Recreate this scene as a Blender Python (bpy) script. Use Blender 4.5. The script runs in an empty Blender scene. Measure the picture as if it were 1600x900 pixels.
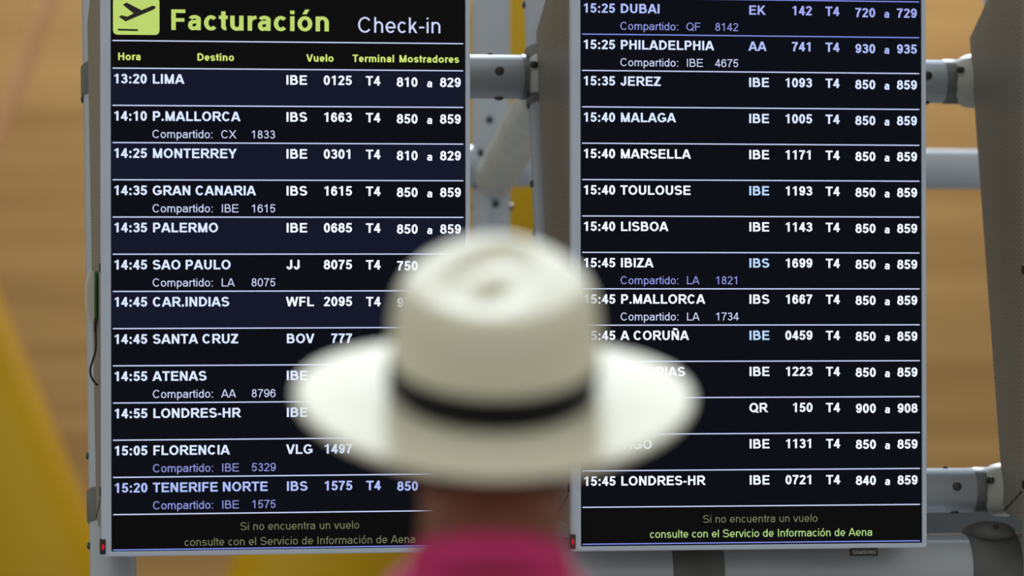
import bpy, bmesh, math, random
from mathutils import Vector, Matrix, noise
random.seed(4)
SC = bpy.context.scene
COL = SC.collection
EYE = 1.70                                   # camera height over the hall floor (m)
PITCH = 0.008417
FPX = 6000.0                                 # focal length in pixels of a 1600 px wide frame

# ---------------------------------------------------------------- camera, world, lights, exposure
cam = bpy.data.cameras.new('camera'); cam.sensor_width = 36; cam.lens = 36 * FPX / 1600
cam.clip_start = .05; cam.clip_end = 200
cam.dof.use_dof = True; cam.dof.focus_distance = 6.27; cam.dof.aperture_fstop = 2.5
cam_o = bpy.data.objects.new('camera', cam); COL.objects.link(cam_o)
cam_o.location = (0, 0, EYE); cam_o.rotation_euler = (math.pi / 2 + PITCH, 0, 0)
SC.camera = cam_o
SC.view_settings.view_transform = 'Standard'; SC.view_settings.look = 'None'
SC.view_settings.exposure = 0; SC.view_settings.gamma = 1; SC.view_settings.use_curve_mapping = False

world = bpy.data.worlds.new('hall_daylight'); SC.world = world; world.use_nodes = True
wn, wl = world.node_tree.nodes, world.node_tree.links; bg = wn['Background']
wt = wn.new('ShaderNodeTexCoord'); ws = wn.new('ShaderNodeSeparateXYZ'); wr = wn.new('ShaderNodeValToRGB')   # bright glazed roof above, dim hall around
we = wr.color_ramp.elements; we[0].position = .25; we[0].color = (.47, .46, .385, 1); we[1].position = .95; we[1].color = (.62, .64, .62, 1)
wl.new(wt.outputs['Generated'], ws.inputs[0]); wl.new(ws.outputs['Z'], wr.inputs[0]); wl.new(wr.outputs[0], bg.inputs[0]); bg.inputs[1].default_value = 1.0

def light(name, kind, loc, aim, energy, color=(1, 1, 1), **kw):
    d = bpy.data.lights.new(name, kind); d.energy = energy; d.color = color
    for k, val in kw.items(): setattr(d, k, val)
    o = bpy.data.objects.new(name, d); COL.objects.link(o); o.location = loc
    o.rotation_euler = (Vector(aim) - Vector(loc)).to_track_quat('-Z', 'Y').to_euler()
    return o
el = math.radians(41)
light('skylight_sun', 'SUN', (0, 6, 12), (-.02, 6 - 12 / math.tan(el), 0), 5.0, (.78, .88, 1), angle=math.radians(8))
light('ceiling_lamps_by_wall', 'AREA', (1.5, 17.8, 5.2), (1.0, 19, 2.4), 250, (1, .93, .82), shape='RECTANGLE', size=9, size_y=1.2)
# ---------------------------------------------------------------- lettering: stroke-built grotesque alphabet (cap height = 1)
WB = dict(zip('ABCDEFGHIJKLMNOPQRSTUVWXYZ', (722,722,722,722,667,611,778,722,278,556,722,611,833,722,778,667,778,722,667,611,722,667,944,667,667,611)))
WR = dict(zip('ABCDEFGHIJKLMNOPQRSTUVWXYZ', (667,667,722,722,667,611,778,722,278,500,667,556,833,722,778,667,778,722,667,611,722,667,944,667,667,611)))
WB.update(dict(zip('abcdefhiklmnoprstuv', (556,611,556,611,556,333,611,278,556,278,889,611,611,611,389,556,333,611,556))))
WR.update(dict(zip('abcdefhiklmnoprstuv', (556,556,500,556,556,278,556,222,500,222,833,556,556,556,333,500,278,556,500))))
for _d in (WB, WR):
    for _c in '0123456789': _d[_c] = 556
    _d['Ñ'] = 722; _d['ó'] = _d['o']; _d['.'] = 278; _d['-'] = 333; _d[' '] = 278
WB[':'] = 333; WR[':'] = 278

def arc(cx, cy, rx, ry, a0, a1, n=None):
    n = n or max(4, int(abs(a1 - a0) / 15))
    return [(cx + rx * math.cos(math.radians(a0 + (a1 - a0) * i / n)), cy + ry * math.sin(math.radians(a0 + (a1 - a0) * i / n))) for i in range(n + 1)]

def glyph(ch, bold):
    """advance and polygons of one character"""
    v, h = (.216, .172) if bold else (.124, .108)
    W = (WB if bold else WR)[ch] / 716
    out = []
    def rect(x0, y0, x1, y1): out.append([(x0, y0), (x1, y0), (x1, y1), (x0, y1)])
    def slash(x0, y0, x1, y1, k=1.08):
        w = v * k / 2
        if y1 < y0: x0, y0, x1, y1 = x1, y1, x0, y0
        out.append([(x0 - w, y0), (x0 + w, y0), (x1 + w, y1), (x1 - w, y1)])
    def stroke(p, closed=False):
        n = len(p); L = []; R = []
        for i in range(n):
            if closed: a, b = p[i - 1], p[(i + 1) % n]
            else: a, b = p[max(i - 1, 0)], p[min(i + 1, n - 1)]
            dx, dy = b[0] - a[0], b[1] - a[1]; q = math.hypot(dx, dy) or 1
            nx, ny = -dy / q, dx / q
            k = 1.0
            if 0 < i < n - 1:                                   # keep the width through a corner
                e = (p[i][0] - a[0], p[i][1] - a[1]); m = math.hypot(*e) or 1
                k = 1 / max(.55, abs((-e[1] * nx + e[0] * ny) / m))
            L.append((p[i][0] + nx * v / 2 * k, p[i][1] + ny * h / 2 * k)); R.append((p[i][0] - nx * v / 2 * k, p[i][1] - ny * h / 2 * k))
        for i in range(n if closed else n - 1):
            j = (i + 1) % n
            out.append([R[i], R[j], L[j], L[i]])
    s = .1; l = s + v / 2; r = W - s * .8 - v / 2; lo = .06 + v / 2; ro = W - .06 - v / 2
    t = 1 - h / 2; b = h / 2; c = W / 2; X = .725; xt = X - h / 2
    def stem(x, y0=0, y1=1): rect(x - v / 2, y0, x + v / 2, y1)
    def bar(x0, x1, y): rect(x0, y - h / 2, x1, y + h / 2)
    if ch == 'A':
        w = v * .54; slash(w, 0, c - .02, 1); slash(W - w, 0, c + .02, 1); bar(W * .24, W * .76, .29)
    elif ch == 'B':
        stem(l); m = .535; k = r - .24
        stroke([(l, t), (k - .04, t)] + arc(k - .04, (t + m) / 2, .2, (t - m) / 2, 90, -90) + [(l, m)])
        stroke([(l, m), (k, m)] + arc(k, (b + m) / 2, .24, (m - b) / 2, 90, -90) + [(l, b)])
    elif ch in 'CG':
        rx = (ro - lo) / 2
        if ch == 'C': stroke(arc(lo + rx, .5, rx, .5 - h / 2 + .01, 38, 322))
        else:
            stroke(arc(lo + rx, .5, rx, .5 - h / 2 + .01, 38, 318)); stem(ro - .01, .13, .5); bar(c + .02, ro + v / 2 - .01, .5 - h / 2 + .02)
    elif ch == 'D':
        stem(l); k = W * .42
        stroke([(l, t), (k, t)] + arc(k, .5, ro - k, .5 - h / 2, 90, -90) + [(l, b)])
    elif ch in 'EF':
        stem(l); bar(l, W - .07, t); bar(l, W - .12, .52 if ch == 'E' else .49)
        if ch == 'E': bar(l, W - .05, b)
    elif ch == 'H': stem(l); stem(W - l); bar(l, W - l, .53)
    elif ch == 'I': stem(c)
    elif ch == 'J':
        k = r - .02; stroke([(k, 1), (k, .31)] + arc((lo + k) / 2, .31, (k - lo) / 2, .31 - h / 2 + .01, 0, -180))
    elif ch == 'K': stem(l); slash(l, .3, W - .2, 1, 1.25); slash(W - .13, 0, l + .17, .62, 1.25)
    elif ch == 'L': stem(l); bar(l, W - .04, b)
    elif ch == 'M': stem(l); stem(W - l); slash(c, 0, l + .0, 1, 1.0); slash(c, 0, W - l, 1, 1.0)
    elif ch in 'NÑ':
        stem(l); stem(W - l); slash(W - l, 0, l, 1, 1.12)
        if ch == 'Ñ': stroke([(c - .2, 1.1), (c - .14, 1.19), (c - .06, 1.19), (c + .06, 1.13), (c + .14, 1.13), (c + .2, 1.22)])
    elif ch in 'OQ':
        stroke(arc(c, .5, c - lo, .5 - h / 2 + .01, 0, 360, 28)[:-1], True)
        if ch == 'Q': slash(W - .1, -.05, c + .12, .3, 1.1)
    elif ch in 'PR':
        stem(l); m = .44 if ch == 'P' else .47; k = r - .2
        stroke([(l, t), (k, t)] + arc(k, (t + m) / 2, .22, (t - m) / 2, 90, -90) + [(l, m)])
        if ch == 'R': slash(W - .1, 0, c + .02, m, 1.2)
    elif ch in 'Ss':
        H = 1 if ch == 'S' else X; tt = H - h / 2 + .008; bb = b - .008; m = H * .51; rx = (W - .1 - v) / 2
        stroke(arc(c, (tt + m) / 2, rx * .94, (tt - m) / 2, 22, 250) + arc(c, (bb + m) / 2, rx, (m - bb) / 2, 75, -160))
    elif ch == 'T': stem(c); bar(.03, W - .03, t)
    elif ch == 'U':
        stroke([(l, 1), (l, .36)] + arc(c, .36, c - l, .36 - h / 2 + .01, 180, 360) + [(W - l, .36), (W - l, 1)])
    elif ch == 'V': w = v * .54; slash(c - .02, 0, w, 1); slash(c + .02, 0, W - w, 1)
    elif ch == 'W':
        w = v * .52
        for x0, x1 in ((W * .27, w), (W * .27, c), (W * .73, c), (W * .73, W - w)): slash(x0, 0, x1, 1, 1.0)
    elif ch == 'X': w = v * .6; slash(w, 0, W - w - .01, 1, 1.2); slash(W - w, 0, w + .01, 1, 1.2)
    elif ch == 'Y': w = v * .58; stem(c, 0, .45); slash(c, .4, w, 1, 1.16); slash(c, .4, W - w, 1, 1.16)
    elif ch == 'Z': bar(.06, W - .06, t); bar(.04, W - .04, b); slash(.05 + v * .7, h * .8, W - .07 - v * .7, 1 - h * .8, 1.35)
    elif ch == '0': stroke(arc(c, .5, c - lo + .005, .5 - h / 2 + .01, 0, 360, 26)[:-1], True)
    elif ch == '1':
        stem(W * .57); k = W * .57 - v / 2
        out.append([(W * .16, .68), (k + .03, .82), (k + .03, 1), (k - .0, 1 - h * .4), (W * .16, .68 + h)])
    elif ch == '2':
        stroke(arc(c - .01, .72, .235 + (.0 if bold else .02), .28 - h / 2, 172, -30) + [(c - .02, .36), (lo + .03, h * .7)]); bar(.05, W - .07, b)
    elif ch == '3':
        m = .53
        stroke(arc(c - .01, (t + m) / 2, .215, (t - m) / 2, 165, -90) + [(c - .1, m)]); stroke([(c - .1, m)] + arc(c - .01, (b + m) / 2, .245, (m - b) / 2, 90, -165))
    elif ch == '4':
        x = W * .66; stem(x); bar(.03, W - .03, .21 + h / 2); slash(.04 + v * .45, .23 + h * .4, x - .02, 1 - .02, .98)
    elif ch == '5':
        bar(W * .23, W - .09, t); slash(.07 + v / 2, .44, W * .22 + v * .4, 1, .85)
        stroke([(lo + .03, .44)] + arc(c - .01, .335, .24, .335 - h / 2, 128, -162))
    elif ch in '69':
        q = []
        q.append(arc(c, .33, c - lo, .33 - h / 2 + .01, 0, 360, 22)[:-1])
        q.append([(lo, .36)] + arc(c + .01, .52, c - lo + .01, .48 - h / 2 + .005, 180, 30))
        if ch == '9': q = [[(W - x, 1 - y) for x, y in p] for p in q]
        stroke(q[0], True); stroke(q[1])
    elif ch == '7':
        bar(.06, W - .06, t); stroke([(W - .06 - v * .55, 1 - h), (W * .56, .6), (W * .42, .3), (W * .37, 0)])
    elif ch == '8':
        m = .53; stroke(arc(c, (t + m) / 2, .2, (t - m) / 2 + .005, 0, 360, 20)[:-1], True); stroke(arc(c, (b + m) / 2, .245, (m - b) / 2 + .005, 0, 360, 22)[:-1], True)
    elif ch == '.': rect(c - v / 2, 0, c + v / 2, v)
    elif ch == ':': rect(c - v / 2, 0, c + v / 2, v); rect(c - v / 2, X - v, c + v / 2, X)
    elif ch == '-': bar(.06, W - .06, .36)
    elif ch == 'a':
        k = W - .1 - v / 2
        stroke(arc((lo + k) / 2 + .01, X - .2, (k - lo) / 2 - .0, .2 - h / 2 + .01, 165, 0) + [(k, .1)]); stem(k, 0, .3)
        m = .43; z = lo + .12
        stroke([(k, m + .01), (z + .06, m - .03)] + arc(z, (b + m) / 2 - .015, .12, (m - b) / 2 - .01, 80, 280) + [(c + .06, b + .02), (k, .2)])
    elif ch == 'b': stem(l); stroke(arc((l + ro) / 2, X / 2, (ro - l) / 2, xt - X / 2 + .01, 0, 360, 22)[:-1], True)
    elif ch == 'd': stem(W - l); stroke(arc((W - l + lo) / 2, X / 2, (W - l - lo) / 2, xt - X / 2 + .01, 0, 360, 22)[:-1], True)
    elif ch == 'p': stem(l, -.28, X); stroke(arc((l + ro) / 2, X / 2, (ro - l) / 2, xt - X / 2 + .01, 0, 360, 22)[:-1], True)
    elif ch == 'c': stroke(arc(c + .02, X / 2, c + .02 - lo, xt - X / 2 + .01, 42, 318))
    elif ch == 'e': stroke(arc(c, X / 2, c - lo, xt - X / 2 + .01, 0, 318)); bar(lo, ro + v / 2 - .005, X * .47)
    elif ch in 'oó':
        stroke(arc(c, X / 2, c - lo, xt - X / 2 + .01, 0, 360, 22)[:-1], True)
        if ch == 'ó': slash(c - .02, X + .1, c + .12, 1.06, 1.0)
    elif ch == 'f': stem(c + .01, 0, .8); stroke([(c + .01, .78)] + arc(c + .15, .82, .14, t - .82, 180, 80) + [(W + .02, t)]); bar(0, W - .02, X - h / 2)
    elif ch == 't': stem(c, .15, .93); stroke([(c, .2)] + arc(c + .13, .2, .13, .2 - h / 2, 180, 275)); bar(.01, W - .02, X - h / 2)
    elif ch in 'hnr':
        stem(l, 0, 1 if ch == 'h' else X)
        if ch == 'r': stroke([(l, .4)] + arc(W - .02, .4, W - .02 - l, xt - .4 + .01, 165, 88))
        else: k = W - l; stroke([(l, .42)] + arc((l + k) / 2, .44, (k - l) / 2, xt - .44 + .01, 165, 0) + [(k, .4), (k, 0)])
    elif ch == 'm':
        stem(l, 0, X); k = W - l
        for x0, x1 in ((l, c), (c, k)): stroke([(x0, .42)] + arc((x0 + x1) / 2, .46, (x1 - x0) / 2, xt - .46 + .01, 165, 0) + [(x1, .4), (x1, 0)])
    elif ch == 'u':
        k = W - l; stem(k, 0, X); stroke([(l, X), (l, .3)] + arc((l + k) / 2, .29, (k - l) / 2, .29 - h / 2 + .01, 180, 345))
    elif ch == 'i': stem(c, 0, X); rect(c - v / 2, 1 - h, c + v / 2, 1)
    elif ch == 'l': stem(c)
    elif ch == 'k': stem(l); slash(l, .2, W - .16, X, 1.2); slash(W - .12, 0, l + .15, .44, 1.2)
    elif ch == 'v': w = v * .54; slash(c - .015, 0, w, X); slash(c + .015, 0, W - w, X)
    elif ch != ' ': raise ValueError(ch)
    return W, out

def text_width(s, cap, bold): return sum((WB if bold else WR)[c] / 716 for c in s) * cap

# ---------------------------------------------------------------- helpers
def sl(r, g, b):
    """8-bit display colour to linear"""
    f = lambda c: (c / 255 / 12.92) if c / 255 <= .04045 else ((c / 255 + .055) / 1.055) ** 2.4
    return (f(r), f(g), f(b))
def mat(name, col, rough=.5, metal=0, emit=0, spec=.5):
    m = bpy.data.materials.new(name); m.use_nodes = True; b = m.node_tree.nodes['Principled BSDF']
    b.inputs['Base Color'].default_value = (*col, 1); b.inputs['Roughness'].default_value = rough
    b.inputs['Metallic'].default_value = metal; b.inputs['Specular IOR Level'].default_value = spec
    if emit:
        b.inputs['Emission Color'].default_value = (*col, 1); b.inputs['Emission Strength'].default_value = emit
        b.inputs['Base Color'].default_value = (0, 0, 0, 1); b.inputs['Specular IOR Level'].default_value = 0
    return m
def nodes(m): return m.node_tree.nodes, m.node_tree.links, m.node_tree.nodes['Principled BSDF']
def mottle(m, c0, c1, scale=(1, 1, 1), detail=4, bump=0, lo=.3, hi=.7):
    """noise mottling in object space"""
    n, l, b = nodes(m)
    tc = n.new('ShaderNodeTexCoord'); mp = n.new('ShaderNodeMapping'); mp.inputs['Scale'].default_value = scale
    nz = n.new('ShaderNodeTexNoise'); nz.inputs['Scale'].default_value = 1; nz.inputs['Detail'].default_value = detail
    cr = n.new('ShaderNodeValToRGB'); cr.color_ramp.elements[0].position = lo; cr.color_ramp.elements[1].position = hi
    cr.color_ramp.elements[0].color = (*c0, 1); cr.color_ramp.elements[1].color = (*c1, 1)
    l.new(tc.outputs['Object'], mp.inputs[0]); l.new(mp.outputs[0], nz.inputs['Vector']); l.new(nz.outputs['Fac'], cr.inputs[0])
    l.new(cr.outputs[0], b.inputs['Base Color'])
    if bump:
        bp = n.new('ShaderNodeBump'); bp.inputs['Strength'].default_value = bump; bp.inputs['Distance'].default_value = .002
        l.new(nz.outputs['Fac'], bp.inputs['Height']); l.new(bp.outputs[0], b.inputs['Normal'])
    return m

def link_mesh(name, bm, m, parent=None, smooth=True, sharp=35):
    me = bpy.data.meshes.new(name); bm.normal_update(); bm.to_mesh(me); bm.free()
    for x in (m if isinstance(m, (list, tuple)) else [m]): me.materials.append(x)
    if smooth:
        for p in me.polygons: p.use_smooth = True
        me.set_sharp_from_angle(angle=math.radians(sharp))
    o = bpy.data.objects.new(name, me); COL.objects.link(o)
    if parent: o.parent = parent
    return o
def thing(name, label, cat, mtx=None, group=None):
    o = bpy.data.objects.new(name, None); COL.objects.link(o); o.empty_display_size = .1
    if mtx is not None: o.matrix_world = mtx
    return tag(o, label, cat, group)
def tag(o, label, cat, group=None):
    o['label'] = label; o['category'] = cat
    if group: o['group'] = group
    return o

def box(bm, x0, x1, y0, y1, z0, z1, bevel=0, seg=2):
    r = bmesh.ops.create_cube(bm, size=1); vs = r['verts']
    bmesh.ops.scale(bm, vec=(x1 - x0, y1 - y0, z1 - z0), verts=vs)
    bmesh.ops.translate(bm, vec=((x0 + x1) / 2, (y0 + y1) / 2, (z0 + z1) / 2), verts=vs)
    if bevel:
        es = list({e for v in vs for e in v.link_edges})
        bmesh.ops.bevel(bm, geom=es, offset=bevel, segments=seg, affect='EDGES', profile=.5)
def prism(bm, poly, x0, x1):
    """extrude a (y, z) outline along x"""
    a = [bm.verts.new((x0, y, z)) for y, z in poly]; b = [bm.verts.new((x1, y, z)) for y, z in poly]
    n = len(poly); fs = [bm.faces.new(a), bm.faces.new(b[::-1])]
    for i in range(n): fs.append(bm.faces.new((a[i], b[i], b[(i + 1) % n], a[(i + 1) % n])))
    bmesh.ops.recalc_face_normals(bm, faces=fs)
    return fs
def tube(bm, pts, radii, seg=20, caps=True, up=None):
    """tapered round tube through points; radius may be (side, depth)"""
    pts = [Vector(p) for p in pts]; rings = []
    ref = Vector(up) if up else Vector((0, 1, 0))
    for i, p in enumerate(pts):
        d = (pts[min(i + 1, len(pts) - 1)] - pts[max(i - 1, 0)]).normalized()
        rf = ref if abs(d.dot(ref)) < .93 else Vector((1, 0, 0))
        sx = rf.cross(d).normalized(); sy = d.cross(sx).normalized()
        r = radii[i] if isinstance(radii, (list, tuple)) else radii
        rx, ry = r if isinstance(r, (list, tuple)) else (r, r)
        rings.append([bm.verts.new(p + sx * rx * math.cos(2 * math.pi * k / seg) + sy * ry * math.sin(2 * math.pi * k / seg)) for k in range(seg)])
    fs = []
    for a, b in zip(rings, rings[1:]):
        for k in range(seg): fs.append(bm.faces.new((a[k], a[(k + 1) % seg], b[(k + 1) % seg], b[k])))
    if caps: fs.append(bm.faces.new(rings[0][::-1])); fs.append(bm.faces.new(rings[-1]))
    bmesh.ops.recalc_face_normals(bm, faces=fs)
def ball(bm, c, r, m=None, seg=16):
    rr = bmesh.ops.create_uvsphere(bm, u_segments=seg, v_segments=seg // 2 + 2, radius=1)
    bmesh.ops.scale(bm, vec=r if isinstance(r, (tuple, list)) else (r, r, r), verts=rr['verts'])
    if m is not None: bmesh.ops.transform(bm, matrix=m, verts=rr['verts'])
    bmesh.ops.translate(bm, vec=c, verts=rr['verts'])
    return rr['verts']
def at(px, py, depth):
    """point seen at a pixel of the photograph, on the vertical plane y = depth"""
    x, y = (px - 800) / FPX, (450 - py) / FPX
    fy, fz = math.cos(PITCH) - y * math.sin(PITCH), math.sin(PITCH) + y * math.cos(PITCH)
    k = depth / fy
    return Vector((x * k, depth, EYE + fz * k))

# ---------------------------------------------------------------- materials
M = {}
M['alu'] = mottle(mat('brushed_silver_tube', sl(176, 184, 196), .42, .15), sl(170, 178, 190), sl(184, 192, 204), (3, 3, 3))
M['clamp'] = mottle(mat('pale_clamp_casting', sl(190, 192, 188), .5), sl(182, 184, 180), sl(196, 198, 194), (20, 20, 20))
M['collar'] = mottle(mat('dark_grey_collar', sl(110, 113, 115), .5, .3), sl(100, 103, 105), sl(120, 123, 125), (15, 15, 15))
M['sleeve'] = mottle(mat('charcoal_sleeve', sl(98, 100, 102), .55, .2), sl(92, 94, 95), sl(106, 108, 110), (15, 15, 15))
M['bolt'] = mottle(mat('black_steel_bolt', sl(74, 74, 74), .35, .6), sl(64, 64, 64), sl(88, 88, 88), (60, 60, 60))
M['slate'] = mottle(mat('slate_beam', sl(88, 93, 100), .6), sl(84, 89, 96), sl(94, 99, 106), (4, 4, 4))
M['bezel'] = mottle(mat('silver_bezel_paint', sl(198, 211, 233), .45), sl(194, 207, 229), sl(202, 215, 237), (8, 8, 8))
M['edge'] = mottle(mat('taupe_frame_edge', sl(142, 134, 122), .5), sl(138, 130, 118), sl(148, 140, 128), (12, 12, 12))
M['seam'] = mottle(mat('seam_shadow_gap', sl(40, 40, 40), .8), sl(36, 36, 36), sl(44, 44, 44), (30, 30, 30))
M['black'] = mottle(mat('black_plastic', sl(26, 26, 28), .45), sl(24, 24, 26), sl(30, 30, 32), (40, 40, 40))
M['badge_ink'] = mat('grey_badge_print', sl(150, 150, 152), .4)
M['white_shell'] = mottle(mat('white_plastic_shell', sl(206, 205, 196), .4), sl(202, 201, 192), sl(210, 209, 200), (30, 30, 30))
M['green'] = mottle(mat('green_plastic_back', sl(40, 105, 45), .45), sl(36, 98, 42), sl(46, 112, 50), (30, 30, 30))
M['yellow'] = mottle(mat('glossy_yellow_paint', sl(216, 174, 4), .36), sl(212, 168, 3), sl(220, 180, 6), (1.5, 1.5, 1.5))
M['pinkrod'] = mottle(mat('pale_orange_paint', sl(252, 200, 158), .4), sl(250, 190, 144), sl(253, 212, 176), (4, 4, 4))
M['floor'] = mottle(mat('grey_stone_floor', sl(128, 125, 120), .35), sl(120, 117, 112), sl(136, 133, 128), (2, 2, 2))
# perforated sheet: staggered round holes
m = M['perf'] = mat('perforated_sheet', sl(150, 140, 126), .5, .1)
n, l, b = nodes(m)
tc = n.new('ShaderNodeTexCoord'); sp = n.new('ShaderNodeSeparateXYZ'); l.new(tc.outputs['Object'], sp.inputs[0])
def mth(op, a, bb=None):
    q = n.new('ShaderNodeMath'); q.operation = op
    for i, x in enumerate((a, bb)):
        if x is None: continue
        if isinstance(x, (int, float)): q.inputs[i].default_value = x
        else: l.new(x, q.inputs[i])
    return q.outputs[0]
hs = mth('SINE', mth('MULTIPLY', mth('ADD', sp.outputs['Y'], sp.outputs['X']), 2 * math.pi / .0125)); hz = mth('SINE', mth('MULTIPLY', sp.outputs['Z'], 2 * math.pi / .0085))
hole = mth('GREATER_THAN', mth('MULTIPLY', hs, hz), .22)
mx = n.new('ShaderNodeMix'); mx.data_type = 'RGBA'; l.new(hole, mx.inputs['Factor'])
mx.inputs['A'].default_value = (*sl(160, 155, 146), 1); mx.inputs['B'].default_value = (*sl(46, 45, 44), 1)
l.new(mx.outputs['Result'], b.inputs['Base Color'])
# back wall of narrow horizontal timber slats
m = M['wood'] = mat('timber_slat_wall', sl(190, 150, 95), .6)
n, l, b = nodes(m)
tc = n.new('ShaderNodeTexCoord'); mp = n.new('ShaderNodeMapping'); mp.inputs['Scale'].default_value = (.22, 1, 11)
nz = n.new('ShaderNodeTexNoise'); nz.inputs['Scale'].default_value = 1; nz.inputs['Detail'].default_value = 5; nz.inputs['Roughness'].default_value = .6
cr = n.new('ShaderNodeValToRGB'); e = cr.color_ramp.elements
e[0].position = .3; e[0].color = (*sl(150, 116, 68), 1); e[1].position = .72; e[1].color = (*sl(192, 156, 102), 1)
l.new(tc.outputs['Object'], mp.inputs[0]); l.new(mp.outputs[0], nz.inputs['Vector']); l.new(nz.outputs['Fac'], cr.inputs[0]); l.new(cr.outputs[0], b.inputs['Base Color'])
# straw
def straw(name, c0, c1):
    m = mat(name, c0, .75, spec=.25); n, l, b = nodes(m)
    tc = n.new('ShaderNodeTexCoord'); a = n.new('ShaderNodeTexWave'); a.inputs['Scale'].default_value = 130; a.bands_direction = 'X'
    c = n.new('ShaderNodeTexWave'); c.inputs['Scale'].default_value = 130; c.bands_direction = 'Z'
    l.new(tc.outputs['Object'], a.inputs['Vector']); l.new(tc.outputs['Object'], c.inputs['Vector'])
    ad = n.new('ShaderNodeMath'); ad.operation = 'MULTIPLY'; l.new(a.outputs['Fac'], ad.inputs[0]); l.new(c.outputs['Fac'], ad.inputs[1])
    mx = n.new('ShaderNodeMix'); mx.data_type = 'RGBA'; mx.inputs['A'].default_value = (*c0, 1); mx.inputs['B'].default_value = (*c1, 1)
    l.new(ad.outputs[0], mx.inputs['Factor']); l.new(mx.outputs['Result'], b.inputs['Base Color'])
    bp = n.new('ShaderNodeBump'); bp.inputs['Strength'].default_value = .25; bp.inputs['Distance'].default_value = .0006
    l.new(ad.outputs[0], bp.inputs['Height']); l.new(bp.outputs[0], b.inputs['Normal'])
    return m
M['straw'] = straw('cream_straw', sl(230, 226, 206), sl(240, 237, 220))
M['band'] = mottle(mat('black_ribbon', sl(18, 18, 20), .7, spec=.2), sl(16, 16, 18), sl(22, 22, 24), (60, 60, 300))
M['skin'] = mottle(mat('skin', sl(132, 84, 68), .55, spec=.3), sl(122, 74, 58), sl(144, 96, 80), (14, 14, 14), bump=.15)
M['hair'] = mottle(mat('cropped_brown_hair', sl(74, 58, 48), .8, spec=.2), sl(58, 44, 36), sl(92, 74, 62), (160, 160, 40), bump=.6)
M['shirt'] = mottle(mat('magenta_cotton', sl(204, 56, 118), .8, spec=.2), sl(198, 52, 112), sl(210, 60, 124), (30, 30, 30), bump=.2)
M['trouser'] = mottle(mat('navy_cotton', sl(44, 50, 68), .8, spec=.2), sl(40, 46, 62), sl(50, 56, 74), (40, 40, 40), bump=.2)
M['shoe'] = mottle(mat('brown_leather', sl(84, 56, 38), .5), sl(78, 52, 34), sl(92, 62, 42), (30, 30, 30))
M['eye'] = mottle(mat('eye_white', sl(235, 232, 226), .2), sl(232, 229, 222), sl(238, 235, 230), (60, 60, 60))
M['lip'] = mottle(mat('lip', sl(176, 104, 96), .5), sl(170, 98, 90), sl(182, 110, 102), (60, 60, 60))
# lit screen colours
M['panel'] = mat('dark_screen_glass', (.0022, .0025, .0042), .42, spec=.12)
def glow(name, r, g, b, k=1.0): M[name] = mat(name, sl(r, g, b), emit=k)
glow('text_white', 232, 240, 255, 1.15); glow('text_cool', 212, 225, 255, 1.12); glow('text_blue', 176, 192, 250); glow('text_violet', 164, 172, 246)
glow('share_white', 206, 216, 250); glow('share_violet', 146, 154, 226); glow('text_sky', 182, 214, 250, 1.05)
glow('head_yellow', 212, 232, 120); glow('title_yellow', 190, 214, 112); glow('foot_olive', 112, 118, 88); glow('foot_green', 186, 222, 142)
glow('line_white', 205, 214, 250); glow('line_blue', 128, 140, 226); glow('row_tint', 21, 25, 42); glow('row_dim', 14, 16, 23); glow('led_red', 205, 24, 42)

# ---------------------------------------------------------------- the setting
def struct(name, bm, m):
    o = link_mesh(name, bm, m, smooth=False); o['kind'] = 'structure'; return o
bm = bmesh.new(); box(bm, -14, 14, -4, 19.0, -.2, 0); struct('floor', bm, M['floor'])
bm = bmesh.new(); box(bm, -14, 14, 19.0, 19.3, 0, 9); struct('wall_back', bm, M['wood'])

# ---------------------------------------------------------------- departure screens
def pose(c, yaw, tilt, roll):
    R = Matrix.Rotation(yaw, 4, 'Z') @ Matrix.Rotation(tilt, 4, 'X') @ Matrix.Rotation(roll, 4, 'Y')
    return Matrix.Translation(c) @ R
ROW = .0596                                   # height of one flight row on the screen
BASE = Vector((0, .06, -.377))                # the thing's base: under the cabinet
def local(bm): bmesh.ops.translate(bm, vec=-BASE, verts=bm.verts[:])
COLS = dict(hour=-.2835, dest=-.2215, code=-.0060, num=.1025, term=.124, c1=.1745, a=.2240, c2=.2455)

def letters(bm, s, u, v, cap, bold, right=False, y=-.0022):
    if right: u -= text_width(s, cap, bold)
    for ch in s:
        W, polys = glyph(ch, bold)
        for p in polys:
            f = bm.faces.new([bm.verts.new((u + x * cap, y, v + z * cap)) for x, z in p])
            f.normal_update()
            if f.normal.y > 0: f.normal_flip()
        u += W * cap
def text_part(name, items, m, parent, label=None):
    bm = bmesh.new()
    for it in items: letters(bm, *it[:5], **(it[5] if len(it) > 5 else {}))
    local(bm)
    o = link_mesh(name, bm, m, parent, smooth=False)
    if label: o['label'] = label
    return o
def strip(name, u0, u1, v0, v1, y, m, parent):
    bm = bmesh.new(); box(bm, u0, u1, y, y + .0005, v0, v1); local(bm)
    return link_mesh(name, bm, m, parent, smooth=False)

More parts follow.
